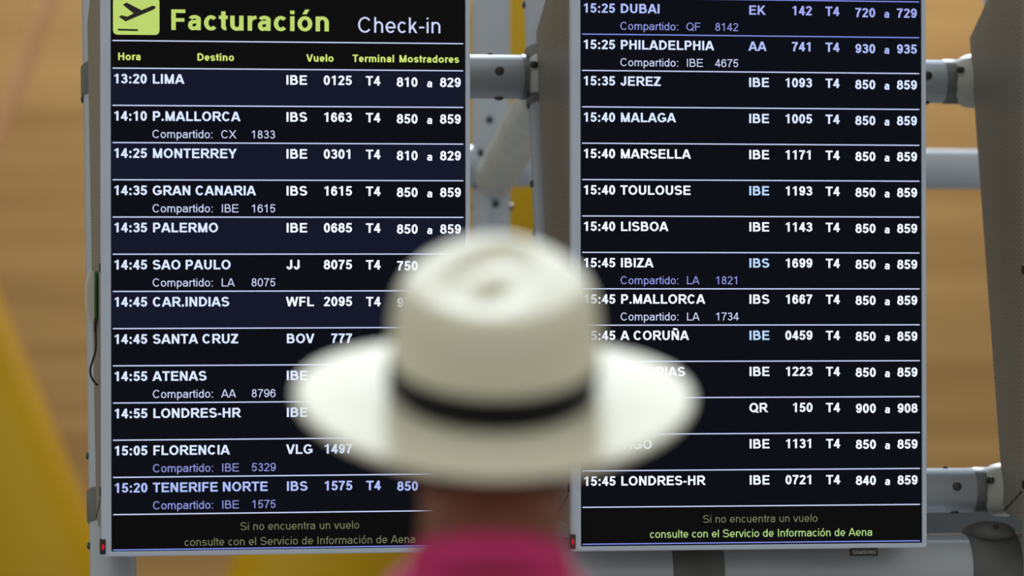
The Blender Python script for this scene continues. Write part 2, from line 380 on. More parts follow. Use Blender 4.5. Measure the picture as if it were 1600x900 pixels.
def make_screen(mtx, label, group, badge=False):
    t = thing('departure_screen', label, 'screen', mtx @ Matrix.Translation(BASE), group)
    U0, U1, V0, V1 = -.3030, .2955, -.3775, .664
    # cabinet: perforated sides, wedge shaped towards the leaning frame
    bm = bmesh.new()
    prism(bm, [(.034, V1 - .004), (.05, V1 - .012), (.348, .497), (.142, -.326), (.09, -.334), (.034, -.336)], U0 + .0015, U1 - .0015)
    local(bm); link_mesh('cabinet', bm, M['perf'], t, smooth=False)
    bm = bmesh.new(); box(bm, U0 + .0008, U1 - .0008, .0125, .0345, V0 + .001, V1 - .001, .001); local(bm)
    link_mesh('frame_edge', bm, M['edge'], t, smooth=False)
    # seam across the foot of the side panels
    a, c = Vector((0, .139, -.3235)), Vector((0, .036, -.287)); d = (c - a).normalized(); q = Vector((0, -d.z, d.y)) * .0012
    for x0, x1 in ((U0 + .0005, U0 + .002), (U1 - .002, U1 - .0005)):
        bm = bmesh.new(); vs = [bm.verts.new(p + Vector((x, 0, 0))) for x in (x0, x1) for p in (a - q, c - q, c + q, a + q)]
        for f in ((0, 1, 2, 3), (7, 6, 5, 4), (0, 4, 5, 1), (1, 5, 6, 2), (2, 6, 7, 3), (3, 7, 4, 0)): bm.faces.new([vs[i] for i in f])
        bmesh.ops.recalc_face_normals(bm, faces=bm.faces[:]); local(bm); link_mesh('panel_seam', bm, M['seam'], t, smooth=False)
    # bezel ring
    bm = bmesh.new(); A0, A1, B0, B1 = -.2875, .2880, -.3695, .648
    r = .004
    def ring(u0, u1, v0, v1, y, rad):
        pts = []
        for cx, cz, a0 in ((u1 - rad, v1 - rad, 0), (u0 + rad, v1 - rad, 90), (u0 + rad, v0 + rad, 180), (u1 - rad, v0 + rad, 270)):
            for k in range(5):
                an = math.radians(a0 + 90 * k / 4); pts.append(bm.verts.new((cx + rad * math.cos(an), y, cz + rad * math.sin(an))))
        return pts
    rs = [ring(U0, U1, V0, V1, .013, r), ring(U0, U1, V0, V1, -.003, r), ring(U0 + .0015, U1 - .0015, V0 + .0015, V1 - .0015, -.0045, r),
          ring(A0 - .0008, A1 + .0008, B0 - .0008, B1 + .0008, -.0045, .0012), ring(A0, A1, B0, B1, -.0035, .001), ring(A0, A1, B0, B1, .013, .001)]
    for p, q2 in zip(rs, rs[1:] + rs[:1]):
        for k in range(20): bm.faces.new((p[k], p[(k + 1) % 20], q2[(k + 1) % 20], q2[k]))
    bmesh.ops.recalc_face_normals(bm, faces=bm.faces[:]); local(bm); link_mesh('bezel', bm, M['bezel'], t, sharp=25)
    bm = bmesh.new(); box(bm, A0 + .0002, A1 - .0002, 0, .0124, B0 + .0002, B1 - .0002); local(bm)
    panel = link_mesh('display_panel', bm, M['panel'], t, smooth=False)
    # small fittings
    for v, s in ((.555, 1), (.085, 1), (-.275, 1), (.555, -1), (-.275, -1)):
        bm = bmesh.new(); x = U0 if s > 0 else U1
        box(bm, x - .0015, x + .0015, .020, .029, v - .007, v + .007, .0008); local(bm); link_mesh('latch_slot', bm, M['black'], t)
    bm = bmesh.new(); box(bm, U0 - .0025, U0 + .0062, -.0065, .012, -.3735, -.3495, .001); local(bm)
    lamp = link_mesh('status_light', bm, M['black'], t)
    bm = bmesh.new(); ball(bm, (U0 + .0018, -.0062, -.3615), (.0021, .0012, .005)); local(bm); link_mesh('red_lamp', bm, M['led_red'], lamp)
    for v in (.30, -.15):
        dd = .142 + .2503 * (v + .326)
        bm = bmesh.new(); box(bm, -.285, -.235, dd - .02, dd + .035, v - .045, v + .045, .004); local(bm); link_mesh('mount_bracket', bm, M['collar'], t)
    if badge:
        bm = bmesh.new(); box(bm, .1655, .2125, -.004, .004, -.3905, -.376, .0015); local(bm); bd = link_mesh('maker_badge', bm, M['black'], t)
        s = 'SAMSUNG'; cap = .0056; w = text_width(s, cap, True)
        text_part('badge_lettering', [(s, .189 - w / 2, -.3868, cap, True, dict(y=-.0046))], M['badge_ink'], bd)
    return t, panel

def flight(panel, v, row, tints):
    """the cells of one flight row, hung under the divider at height v"""
    hour, dest, code, num, gates, share = row
    w, c2, sh = tints[:3]; first = tints[-1] if len(tints) > 3 else c2
    base = v - .41 * ROW; cap = .0153
    def cell(name, s, u, z, m, c=cap, bold=True, **kw): text_part(name, [(s, u, z, c, bold, kw)], M[m], panel, '%s reading %s' % (name.replace('_', ' '), s))
    if hour: cell('departure_time', hour, COLS['hour'], base, w)
    if dest: cell('destination_name', dest, COLS['dest'], base, w)
    if code: cell('airline_code', code, COLS['code'], base - .0002, first)
    if num: cell('flight_number', num, COLS['num'], base - .0002, c2, right=True)
    if gates:
        g = gates.split()
        cell('terminal_number', 'T4', COLS['term'], base - .0006, c2)
        cell('first_counter', g[0], COLS['c1'], base - .0022, c2)
        if len(g) > 1:
            cell('counter_joiner', 'a', COLS['a'], base - .0027, c2, cap * .87); cell('last_counter', g[1], COLS['c2'], base - .0022, c2)
    if share:
        b2 = v - .872 * ROW; cp = .0130
        cell('codeshare_word', 'Compartido:', COLS['dest'], b2, sh, cp, False); cell('codeshare_airline', share[0], -.1110, b2, sh, cp, False); cell('codeshare_number', share[1], -.0625, b2, sh, cp, False)

def divider(panel, v, m='line_white', u0=-.2845, u1=.2845): strip('divider_line', u0, u1, v - .0009, v + .0009, -.0021, M[m], panel)
def tint_band(panel, v, m='row_tint'): strip('row_background', -.2868, .2872, v - ROW + .0012, v - .0012, -.0010, M[m], panel)

ML = pose((-.3594, 6.2015, EYE), .1759, .0152, -.0036)
MR = pose((.3957, 6.3319, EYE), .1606, .0005, -.0010)
MT = pose((1.1597, 6.4645, EYE), .1606, .0005, -.0010)
GS = 'departure screens mounted on the tube frame'
left, pl = make_screen(ML, 'flight screen headed Facturación Check-in with airplane sign, leftmost on the tube frame', GS)
right, pr = make_screen(MR, 'flight screen without heading, listing DUBAI at top, right of the hat', GS, badge=True)
far, pt = make_screen(MT, 'screen cabinet seen by its grey perforated side at right picture edge', GS)

# -- left screen
V0 = .4049
rowsL = [('13:20', 'LIMA', 'IBE', '0125', '810 829', None), ('14:10', 'P.MALLORCA', 'IBS', '1663', '850 859', ('CX', '1833')),
         ('14:25', 'MONTERREY', 'IBE', '0301', '810 829', None), ('14:35', 'GRAN CANARIA', 'IBS', '1615', '850 859', ('IBE', '1615')),
         ('14:35', 'PALERMO', 'IBE', '0685', '850 859', None), ('14:45', 'SAO PAULO', 'JJ', '8075', '750', ('LA', '8075')),
         ('14:45', 'CAR.INDIAS', 'WFL', '2095', '97', None), ('14:45', 'SANTA CRUZ', 'BOV', '777', None, None),
         ('14:55', 'ATENAS', 'IBE', '02', None, ('AA', '8796')), ('14:55', 'LONDRES-HR', 'IBE', None, None, None),
         ('15:05', 'FLORENCIA', 'VLG', '1497', None, ('IBE', '5329')), ('15:20', 'TENERIFE NORTE', 'IBS', '1575', '850', ('IBE', '1575'))]
for k, row in enumerate(rowsL):
    v = V0 - k * ROW
    tints = ('text_cool', 'text_cool', 'share_white')
    if k in (0, 1, 2, 3, 4, 5, 6): tints = ('text_cool', 'text_white', 'share_white')
    if k == 10: tints = ('text_cool', 'text_cool', 'share_violet')
    if k == 11: tints = ('text_blue', 'text_blue', 'share_violet')
    if row[3] == '02': row = row[:3] + (None,) + row[4:]; text_part('flight_number', [('02', .0595, v - .41 * ROW, .0153, True)], M['text_cool'], pl)
    flight(pl, v, row, tints)
    tint_band(pl, v, 'row_tint' if k in (0, 2, 4, 6) else 'row_dim')
    divider(pl, v)
divider(pl, V0 - 12 * ROW); divider(pl, V0 + .0441)
divider(pl, V0 - 13 * ROW + .0028, 'line_blue')
text_part('title_lettering', [('Facturación', -.1935, .4668, .0330, True)], M['title_yellow'], pl)
text_part('subtitle_lettering', [('Check-in', .1105, .4655, .0252, False)], M['line_white'], pl)
for s, u in (('Hora', -.2765), ('Destino', -.1495), ('Vuelo', .0275), ('Terminal', .1025), ('Mostradores', .1785)):
    text_part('column_heading', [(s, u, .4178, .0119, True)], M['head_yellow'], pl, 'yellow heading reading ' + s)
text_part('footer_lettering', [('Si no encuentra un vuelo', -.0810, -.3378, .0126, False)], M['foot_olive'], pl)
text_part('footer_lettering', [('consulte con el Servicio de Información de Aena', -.1710, -.3621, .0126, False)], M['foot_olive'], pl)
# take-off pictogram on its yellow plate
bm = bmesh.new(); pts = []
for cx, cz, a0 in ((-.2092 - .007, .5185 - .007, 0), (-.2835 + .007, .5185 - .007, 90), (-.2835 + .007, .4585 + .007, 180), (-.2092 - .007, .4585 + .007, 270)):
    pts += [(cx + .007 * math.cos(math.radians(a0 + 18 * k)), cz + .007 * math.sin(math.radians(a0 + 18 * k))) for k in range(6)]
f = bm.faces.new([bm.verts.new((x, -.0016, z)) for x, z in pts][::-1]); f.normal_update()
if f.normal.y > 0: f.normal_flip()
local(bm); plate = link_mesh('sign_plate', bm, M['title_yellow'], pl, smooth=False)
PX = lambda x, y: (-.2835 + (x - 709) / 285 * .0743, .4585 + (216 - y) / 228 * .0600)
bm = bmesh.new()
for poly in ([(744, 108), (760, 98), (796, 106), (835, 86), (768, 34), (792, 20), (884, 66), (950, 38), (966, 40), (971, 50), (962, 60), (786, 136)], [(739, 180), (862, 182), (862, 194), (739, 192)]):
    f = bm.faces.new([bm.verts.new((PX(*p)[0], -.0026, PX(*p)[1])) for p in poly]); f.normal_update()
    if f.normal.y > 0: f.normal_flip()
bmesh.ops.triangulate(bm, faces=bm.faces[:]); local(bm)
link_mesh('airplane_sign', bm, M['black'], plate, smooth=False)

# -- right screen
def VR(k): return .1115 - (k - 7) * ROW
rowsR = [('15:25', 'DUBAI', 'EK', '142', '720 729', ('QF', '8142')), ('15:25', 'PHILADELPHIA', 'AA', '741', '930 935', ('IBE', '4675')),
         ('15:35', 'JEREZ', 'IBE', '1093', '850 859', None), ('15:40', 'MALAGA', 'IBE', '1005', '850 859', None), ('15:40', 'MARSELLA', 'IBE', '1171', '850 859', None),
         ('15:40', 'TOULOUSE', 'IBE', '1193', '850 859', None), ('15:40', 'LISBOA', 'IBE', '1143', '850 859', None), ('15:45', 'IBIZA', 'IBS', '1699', '850 859', ('LA', '1821')),
         ('15:45', 'P.MALLORCA', 'IBS', '1667', '850 859', ('LA', '1734')), ('15:45', 'A CORUÑA', 'IBE', '0459', '850 859', None), ('15:45', 'ASTURIAS', 'IBE', '1223', '850 859', None),
         ('', '', 'QR', '150', '900 908', None), ('15:45', 'VIGO', 'IBE', '1131', '850 859', None), ('15:45', 'LONDRES-HR', 'IBE', '0721', '840 859', None)]
for k, row in enumerate(rowsR):
    v = VR(k)
    tints = ('text_white', 'text_white', 'share_white')
    if k == 0: tints = ('text_blue', 'text_violet', 'share_violet')
    elif k == 1: tints = ('text_cool', 'text_blue', 'share_white')
    elif k in (2, 3): tints = ('text_cool', 'text_cool', 'share_white')
    elif k in (5, 7, 9): tints = ('text_white', 'text_white', 'share_violet' if k == 7 else 'share_white', 'text_sky')
    flight(pr, v, row, tints)
    tint_band(pr, v, 'row_dim')
    divider(pr, v, 'line_blue' if k in (0, 1) else 'line_white')
divider(pr, VR(14)); divider(pr, VR(15) - .0008, 'line_blue')
text_part('footer_lettering', [('Si no encuentra un vuelo', -.0840, VR(14) - .455 * ROW, .0126, False)], M['foot_olive'], pr)
text_part('footer_lettering', [('consulte con el Servicio de Información de Aena', -.1730, VR(14) - .858 * ROW, .0126, False)], M['foot_green'], pr)

# ---------------------------------------------------------------- white and green box on the side of the left screen
bx = thing('power_box', 'small white box with green back stuck on side of the leftmost screen', 'box', ML @ Matrix.Translation((-.3030, .10, 0)))
bm = bmesh.new()
prof = [(-.0005, .0790), (-.010, .0800), (-.0165, .060), (-.0170, .030), (-.0150, .010), (-.0095, -.0060), (-.0040, -.0050), (-.0005, .004)]
a = [bm.verts.new((x, -.012, z)) for x, z in prof]; c = [bm.verts.new((x, .045, z)) for x, z in prof]
bm.faces.new(a); bm.faces.new(c[::-1])
for i in range(8): bm.faces.new((a[i], c[i], c[(i + 1) % 8], a[(i + 1) % 8]))
bmesh.ops.recalc_face_normals(bm, faces=bm.faces[:]); bmesh.ops.bevel(bm, geom=bm.edges[:], offset=.0015, segments=2, affect='EDGES')
link_mesh('shell', bm, M['white_shell'], bx)
bm = bmesh.new(); box(bm, -.0050, -.0004, -.0145, -.0105, .002, .079, .0012); link_mesh('green_back', bm, M['green'], bx)
bm = bmesh.new(); box(bm, -.0056, -.0012, -.016, -.010, -.020, .004, .0015)
link_mesh('plug', bm, M['black'], bx)
bm = bmesh.new()
P = [(-.003, -.013, -.018), (-.0026, -.013, -.040), (-.0036, -.013, -.052), (-.008, -.012, -.066), (-.0115, -.011, -.078), (-.0112, -.011, -.088), (-.008, -.012, -.096), (-.003, -.013, -.103), (.0006, -.013, -.106)]
cp = [Vector(p) for p in P]; fine = []
for i in range(len(cp) - 1):
    p0, p1, p2, p3 = cp[max(i - 1, 0)], cp[i], cp[i + 1], cp[min(i + 2, len(cp) - 1)]
    for q in range(5):
        s = q / 5; fine.append(.5 * ((2 * p1) + (p2 - p0) * s + (2 * p0 - 5 * p1 + 4 * p2 - p3) * s * s + (3 * p1 - p0 - 3 * p2 + p3) * s ** 3))
tube(bm, fine + [cp[-1]], .0017, 10); link_mesh('cable', bm, M['black'], bx)

# ---------------------------------------------------------------- tube frame behind the screens
E1, E2 = Vector((.9855, .1697, 0)), Vector((-.1697, .9855, 0)); ORG = Vector((-.3594, 6.2015, EYE))
def T(s, d, v): return ORG + E1 * s + E2 * d + Vector((0, 0, v))
def dcol(v): return .120 + .2503 * (v + .326) + .079
SB = T(.497, dcol(-1.7), 0); SB.z = 0
fr = thing('support_frame', 'silver bolted tube frame standing behind the three flight screens', 'frame', Matrix.Translation(SB))
def fpart(name, bm, m, parent=None):
    bmesh.ops.translate(bm, vec=-SB, verts=bm.verts[:]); return link_mesh(name, bm, M[m], parent or fr, sharp=40)
def rod(name, a, b2, r, m='alu', parent=None, seg=32):
    bm = bmesh.new(); d = (b2 - a).normalized(); e = min(.004, r * .2)
    tube(bm, [a, a + d * e, b2 - d * e, b2], [r - e * .6, r, r, r - e * .6], seg); return fpart(name, bm, m, parent)
def bolt(p, n, parent, r=.0062):
    bm = bmesh.new(); n = n.normalized()
    tube(bm, [p - n * .006, p + n * .0018, p + n * .0028], [r * 1.25, r * 1.25, r], 12); tube(bm, [p + n * .0025, p + n * .0040], [r * .62, r * .5], 6)
    return fpart('bolt', bm, 'bolt', parent)
RC = .0385
UP, LOW = .422, -.292
for i, s in enumerate((-.2715, .497, 1.330)):
    v0 = -EYE if i == 0 else -.372
    c = rod('column', T(s, dcol(v0), v0), T(s, dcol(1.1), 1.1), RC)
    for v in (UP, LOW):
        ax = (T(s, dcol(v + .1), v + .1) - T(s, dcol(v), v)).normalized(); p = T(s, dcol(v), v)
        k = rod('collar', p - ax * (.052 if i else .044), p + ax * (.052 if i else .012), RC + .0035, 'collar', c)
        bm = bmesh.new()                                         # rounded clamp cheek carrying the screen
        q = p + E1 * (.030, .004, -.068)[i] - E2 * .012
        tube(bm, [q - ax * .040, q - ax * .030, q - ax * .012, q + ax * .010, q + ax * .030, q + ax * .043], [.030, .043, .050, .0505, .044, .028], 28); ch = fpart('clamp', bm, 'clamp', c)
        for w in (-.012, .012):
            nn = (-E1 * .82 - E2 * .57).normalized(); bolt(q + nn * .050 + ax * (.012 + w * .6) + E2 * -w * .9, nn, ch, .005)
    for v in ((.372, .235, .15, .55) if i != 2 else ()) if i else (.375, -.225, -.372): bolt(T(s, dcol(v), v) - E1 * RC, -E1, c, .0052)
def xbar(s0, s1, d, v, r, m='alu', name='crossbar'): return rod(name, T(s0, d, v), T(s1, d, v), r, m)
for v in (UP, LOW):
    d = dcol(v)
    for s0, s1 in ((-.268 + .046, .497 - .046), (.497 + .046, 1.330 - .046)):
        b_ = xbar(s0, s1, d, v, RC - .0005)
        e_ = 1.202 if s1 > 1 else s1
        rod('collar', T(e_ - .001, d, v), T(min(e_ + .034, s1), d, v), RC + .001, 'collar', b_)
        for s in (e_ - (.036 if s1 > 1 else .048), s0 + .058):
            bolt(T(s, d, v) - E2 * (RC - .001) + Vector((0, 0, .008)), -E2, b_)
            bolt(T(s + .004, d, v) - Vector((0, 0, RC - .001)) - E2 * .006, Vector((0, 0, -1)), b_)
            bolt(T(s - .01, d, v) + Vector((0, 0, RC - .001)), Vector((0, 0, 1)), b_, .004)
# heavy base tube with charcoal sleeves under the right part of the frame
R_B = .061; VB = -.4250; DB = dcol(-.43)
base = xbar(.45, 2.10, DB, VB, R_B, name='base_tube')
for s in (.702, 1.222):
    sl_ = rod('sleeve', T(s - .044, DB, VB), T(s + .044, DB, VB), R_B + .0035, 'sleeve', base)
    bm = bmesh.new(); ball(bm, T(s, DB - .002, VB + R_B + .001), (.046, .05, .0195), Matrix.Rotation(math.radians(9.8), 4, 'Z'), 24); cap = fpart('saddle', bm, 'sleeve', sl_)
    bolt(T(s, DB - .043, VB + R_B + .0125), (Vector((0, 0, 1)) - E2 * .8), cap, .0045)
for s in (.56, 1.95): rod('foot_post', T(s, DB, -EYE), T(s, DB, VB - R_B + .01), RC)
# rear legs, rear rail, braces
DL = 1.42
for s in (-.185, .5735, 1.335):
    lg = rod('rear_leg', T(s - .003, DL, -EYE), T(s - .008, DL, 1.1), .0385)
    rod('collar', T(s - .005, DL, .262), T(s - .005, DL, .288), .0415, 'collar', lg)
    if s == .5735:
        for dx, vv in ((0, .232), (-1, .227), (1, .227)):
            n_ = E1 * dx - E2 * (1 - abs(dx)); bolt(T(s - .004, DL, vv) + n_ * .038, n_, lg)
        bolt(T(s - .005, DL, .40) + (-E1 * .3 - E2) .normalized() * .038, -E1 * .3 - E2, lg)
    if s != .5735: continue
    br = rod('brace', T(s - .076, dcol(.40) + .03, .405), T(s - .004, DL - .03, .285), .0415, 'clamp')
    bolt(T(s - .02, DL - .16, .30) - E2 * .01 - Vector((0, 0, .032)), Vector((0, -.5, -1)), br); bolt(T(s - .030, DL - .25, .325) - E1 * .041, -E1, br)
xbar(-.15, 2.10, DL, .309, .0405, name='rear_rail')
bm = bmesh.new(); a, c = T(.50, DL - .03, 0), T(2.1, DL - .03, 0)
vs = [bm.verts.new(p + E2 * y + Vector((0, 0, z))) for p in (a, c) for y, z in ((-.03, -.49), (.03, -.49), (.03, -.355), (-.03, -.355))]
for f in ((0, 1, 2, 3), (7, 6, 5, 4), (0, 4, 5, 1), (1, 5, 6, 2), (2, 6, 7, 3), (3, 7, 4, 0)): bm.faces.new([vs[i] for i in f])
bmesh.ops.recalc_face_normals(bm, faces=bm.faces[:]); bmesh.ops.bevel(bm, geom=bm.edges[:], offset=.006, segments=2, affect='EDGES'); fpart('rear_beam', bm, 'slate')

# ---------------------------------------------------------------- yellow pillar of two leaning legs, orange rod
YD = 13.6; R_Y = .30
foot = at(262, 1270, YD); foot.z = 0
pil = thing('yellow_pillar', 'big glossy yellow pillar of two leaning legs behind the leftmost screen', 'pillar', Matrix.Translation(foot))
for e0, e1, sgn in (((140, 795), (0, 462), -1), ((362, 870), (733, 0), 1)):
    a, c = at(*e0, YD), at(*e1, YD); d = (c - a).normalized()
    q = Vector((d.z, 0, -d.x)) * (sgn * R_Y)
    a, c = a + q, c + q; a = a - d * (a.z / d.z); c = a + d * 6.4
    bm = bmesh.new(); N = 10
    tube(bm, [a + (c - a) * i / N - foot for i in range(N + 1)], [R_Y * (.96 + .04 * min(1, i / 3)) for i in range(N + 1)], 48); link_mesh('leg', bm, M['yellow'], pil)
bm = bmesh.new(); tube(bm, [(0, 0, 0), (0, 0, .1), (0, 0, .12)], [.62, .62, .58], 48); link_mesh('base_plate', bm, M['sleeve'], pil)
a, c = at(78, 0, 15.5), at(0, 205, 15.5); d = (a - c).normalized(); lo_ = c - d * (c.z / d.z); hi_ = a + d * 3.0
rodo = thing('roof_rod', 'thin pale orange leaning rod before the timber wall, top left', 'rod', Matrix.Translation(lo_))
bm = bmesh.new(); tube(bm, [lo_ - lo_, lo_ - lo_ + d * .02, hi_ - lo_], [.030, .034, .034], 24); link_mesh('rod_tube', bm, M['pinkrod'], rodo)
bm = bmesh.new(); tube(bm, [(0, 0, 0), (0, 0, .015)], [.09, .085], 24); link_mesh('foot_plate', bm, M['clamp'], rodo)

# ---------------------------------------------------------------- straw hat
HP = Vector((-.0162, 3.48, EYE - .0682)); HT = Matrix.Translation(HP) @ Matrix.Rotation(math.radians(1.2), 4, 'Y') @ Matrix.Rotation(math.radians(20), 4, 'X')
hat = thing('panama_hat', 'cream straw hat with black ribbon worn by the person in pink', 'hat', HT)
NA = 96; BA, BBk = .0885, .104
def crown_w(s): return 1 + .065 * math.sin(math.pi * min(1, s * .95) ** .9) - (.0 if s < .72 else 2.1 * (s - .72) ** 2)
def crown_pt(th, s):
    sy = math.sin(th)
    H = .106 + .018 * (.5 + .5 * sy)
    k = crown_w(s); x = BA * math.cos(th) * k; y = BBk * sy * k
    if sy > -.2: x *= 1 - .26 * (s ** 2.2) * ((sy + .2) / 1.2) ** 1.3 * (1 if sy < .98 else 1)
    z = H * (s if s < .75 else .75 + .25 * math.sin((s - .75) / .25 * math.pi / 2) )
    return Vector((x, y, z))
def dent(x, y):
    """teardrop dent along the top, deepest at its rim with a raised middle"""
    x, y = x * .93 - y * .26 + .003, x * .26 + y * .97
    yy = (y + .004) / .080; w = .042 * (1 - .28 * yy)
    q = math.sqrt((x / w) ** 2 + yy ** 2)
    return -.018 * math.exp(-(q / .82) ** 4) + .017 * math.exp(-(q / .52) ** 2)
bm = bmesh.new(); NS, NT = 18, 16; rings = []
for i in range(NS + 1): rings.append([bm.verts.new(crown_pt(2 * math.pi * k / NA, i / NS)) for k in range(NA)])
for j in range(1, NT):
    r = 1 - j / NT; row = []
    for k in range(NA):
        p = crown_pt(2 * math.pi * k / NA, 1); x, y = p.x * r, p.y * r
        zc = .115; z = p.z * r + zc * (1 - r) + .004 * (1 - r * r)
        e = min(1, (1 - r) / .28); z += dent(x, y) * e * e * (3 - 2 * e)
        row.append(bm.verts.new((x, y, z)))
    rings.append(row)
for a, c in zip(rings, rings[1:]):
    for k in range(NA): bm.faces.new((a[k], a[(k + 1) % NA], c[(k + 1) % NA], c[k]))
cv = bm.verts.new((0, 0, .119 + dent(0, 0))); L_ = rings[-1]
for k in range(NA): bm.faces.new((L_[k], L_[(k + 1) % NA], cv))
bmesh.ops.recalc_face_normals(bm, faces=bm.faces[:]); link_mesh('crown', bm, M['straw'], hat, sharp=180)
bm = bmesh.new(); rings = []
def brim_pt(th, r, off):
    c, s = math.cos(th), math.sin(th)
    x = (BA * (1 - r) + .180 * r) * c; y = (BBk * (1 - r) + .181 * r) * s
    z = .006 * (1 - r) ** 3 - .007 * max(0, -s) ** 2 * r ** 1.5 - .012 * max(0, s) ** 2 * r ** 1.5 + .003 * c * c * r ** 2
    return Vector((x, y, z + off))
prof = [(i / 12, .0012) for i in range(12)] + [(1.0, .0006), (1.004, -.0005), (1.0, -.0016)] + [(i / 12, -.0012) for i in range(11, -1, -1)]
for r, off in prof: rings.append([bm.verts.new(brim_pt(2 * math.pi * k / NA, r, off)) for k in range(NA)])
for a, c in zip(rings, rings[1:] + rings[:1]):
    for k in range(NA): bm.faces.new((a[k], a[(k + 1) % NA], c[(k + 1) % NA], c[k]))
bmesh.ops.recalc_face_normals(bm, faces=bm.faces[:]); link_mesh('brim', bm, M['straw'], hat, sharp=180)
bm = bmesh.new(); rings = []
for h, off in ((.007, .0003), (.0075, .0022), (.021, .0026), (.0385, .0022), (.039, .0003)):
    row = []
    for k in range(NA):
        th = 2 * math.pi * k / NA; H = .106 + .018 * (.5 + .5 * math.sin(th)); p = crown_pt(th, h / H)
        nn = Vector((p.x / BA ** 2, p.y / BBk ** 2, 0)).normalized(); row.append(bm.verts.new(p + nn * off))
    rings.append(row)
for a, c in zip(rings, rings[1:]):
    for k in range(NA): bm.faces.new((a[k], a[(k + 1) % NA], c[(k + 1) % NA], c[k]))
bmesh.ops.recalc_face_normals(bm, faces=bm.faces[:]); link_mesh('hat_band', bm, M['band'], hat, sharp=50)
bm = bmesh.new()                                                # flat ribbon bow on the left of the band
for z0, z1, y0, y1 in ((.008, .034, -.016, .016), (.012, .030, -.021, .021)):
    box(bm, -.0965, -.0905 if z0 < .01 else -.0925, y0, y1, z0, z1, .0015)
link_mesh('ribbon_bow', bm, M['band'], hat)

# ---------------------------------------------------------------- person
PB = Vector((-.0235, 3.455, 0))
per = thing('person', 'person seen from behind in magenta shirt and straw hat, looking up at screens', 'person', Matrix.Translation(PB))
HM = Matrix.Translation(HP - PB) @ Matrix.Rotation(math.radians(20), 4, 'X')     # head frame, brim level = 0
def solid(name, bm, m, parent, voxel, smooth=6, offset=0):
    """one continuous skin grown over the overlapping pieces"""
    me = bpy.data.meshes.new(name); bmesh.ops.recalc_face_normals(bm, faces=bm.faces[:]); bm.to_mesh(me); bm.free()
    o = bpy.data.objects.new(name, me); COL.objects.link(o)
    md = o.modifiers.new('r', 'REMESH'); md.mode = 'VOXEL'; md.voxel_size = voxel; md.use_smooth_shade = True
    ms = o.modifiers.new('s', 'SMOOTH'); ms.factor = .5; ms.iterations = smooth
    dg = bpy.context.evaluated_depsgraph_get(); me2 = bpy.data.meshes.new_from_object(o.evaluated_get(dg))
    o.modifiers.clear(); o.data = me2; me2.name = name; me2.materials.clear(); me2.materials.append(m); bpy.data.meshes.remove(me)
    for p in me2.polygons: p.use_smooth = True
    o.parent = parent
    return o
def loft(bm, rings, seg=32):
    """rings: (z, half width, half depth, y centre[, squareness])"""
    rs = []
    for z, rx, ry, yc in rings:
        row = []
        for k in range(seg):
            c, s = math.cos(2 * math.pi * k / seg), math.sin(2 * math.pi * k / seg)
            row.append(bm.verts.new((rx * abs(c) ** .85 * (1 if c > 0 else -1), yc + ry * abs(s) ** .85 * (1 if s > 0 else -1), z)))
        rs.append(row)
    for a, c in zip(rs, rs[1:]):
        for k in range(seg): bm.faces.new((a[k], a[(k + 1) % seg], c[(k + 1) % seg], c[k]))
    bm.faces.new(rs[0][::-1]); bm.faces.new(rs[-1])
def head_sphere(bm, grow=0):
    vs = ball(bm, (0, 0, 0), 1, None, 40)
    for v in vs:
        x, y, z = v.co; X, Y, Z = .0735 * x, .096 * y, .112 * z
        if z < 0:
            k = -z
            X *= 1 - .20 * k; Y = Y * (1 - .12 * k) + .030 * k * k if y > 0 else Y * (1 - .30 * k)
        if y > 0: Y *= 1 - .06 * (1 - abs(z))                     # flatter face
        v.co = Vector((X, Y, Z - .020)) * 1.0 + (v.co.normalized() * grow)
    return vs
bm = bmesh.new()
vs = head_sphere(bm); piece = list(vs)
def hp(fn):
    n0 = set(bm.verts); fn(); piece.extend([v for v in bm.verts if v not in n0])
hp(lambda: ball(bm, (0, .094, -.047), (.013, .016, .013)))                       # nose tip, bridge
hp(lambda: tube(bm, [(0, .088, -.004), (0, .096, -.024), (0, .101, -.044)], [.008, .010, .012], 12))
hp(lambda: ball(bm, (0, .084, .004), (.046, .012, .010)))                        # brow
hp(lambda: ball(bm, (0, .086, -.103), (.024, .018, .015)))                       # chin
hp(lambda: ball(bm, (0, .093, -.074), (.024, .010, .010)))                       # mouth
for s in (-1, 1):
    hp(lambda: ball(bm, (s * .040, .072, -.045), (.020, .016, .018)))            # cheek
    hp(lambda: ball(bm, (s * .0785, -.008, -.046), (.007, .018, .031), Matrix.Rotation(s * .35, 4, 'Z')))     # ear
    hp(lambda: ball(bm, (s * .0765, -.002, -.071), (.006, .010, .012)))          # lobe
bmesh.ops.transform(bm, matrix=HM, verts=piece)
nb = HM @ Vector((0, -.022, -.085))
tube(bm, [(0, -.012, 1.36), (.004, -.022, 1.44), (.0065, -.020, 1.50), nb + Vector((0, .0, 0)), HM @ Vector((0, -.012, -.03))], [(.085, .075), (.069, .066), (.0655, .064), (.066, .064), (.060, .060)], 28)
TORSO = [(.86, .150, .105, -.01), (.93, .165, .115, -.012), (1.02, .152, .105, 0), (1.10, .146, .100, .005), (1.20, .162, .110, .004), (1.30, .178, .112, -.004), (1.365, .180, .100, -.012), (1.41, .150, .080, -.02), (1.44, .100, .068, -.022), (1.462, .078, .062, -.022), (1.485, .070, .058, -.02)]
loft(bm, TORSO)
ARM = {}
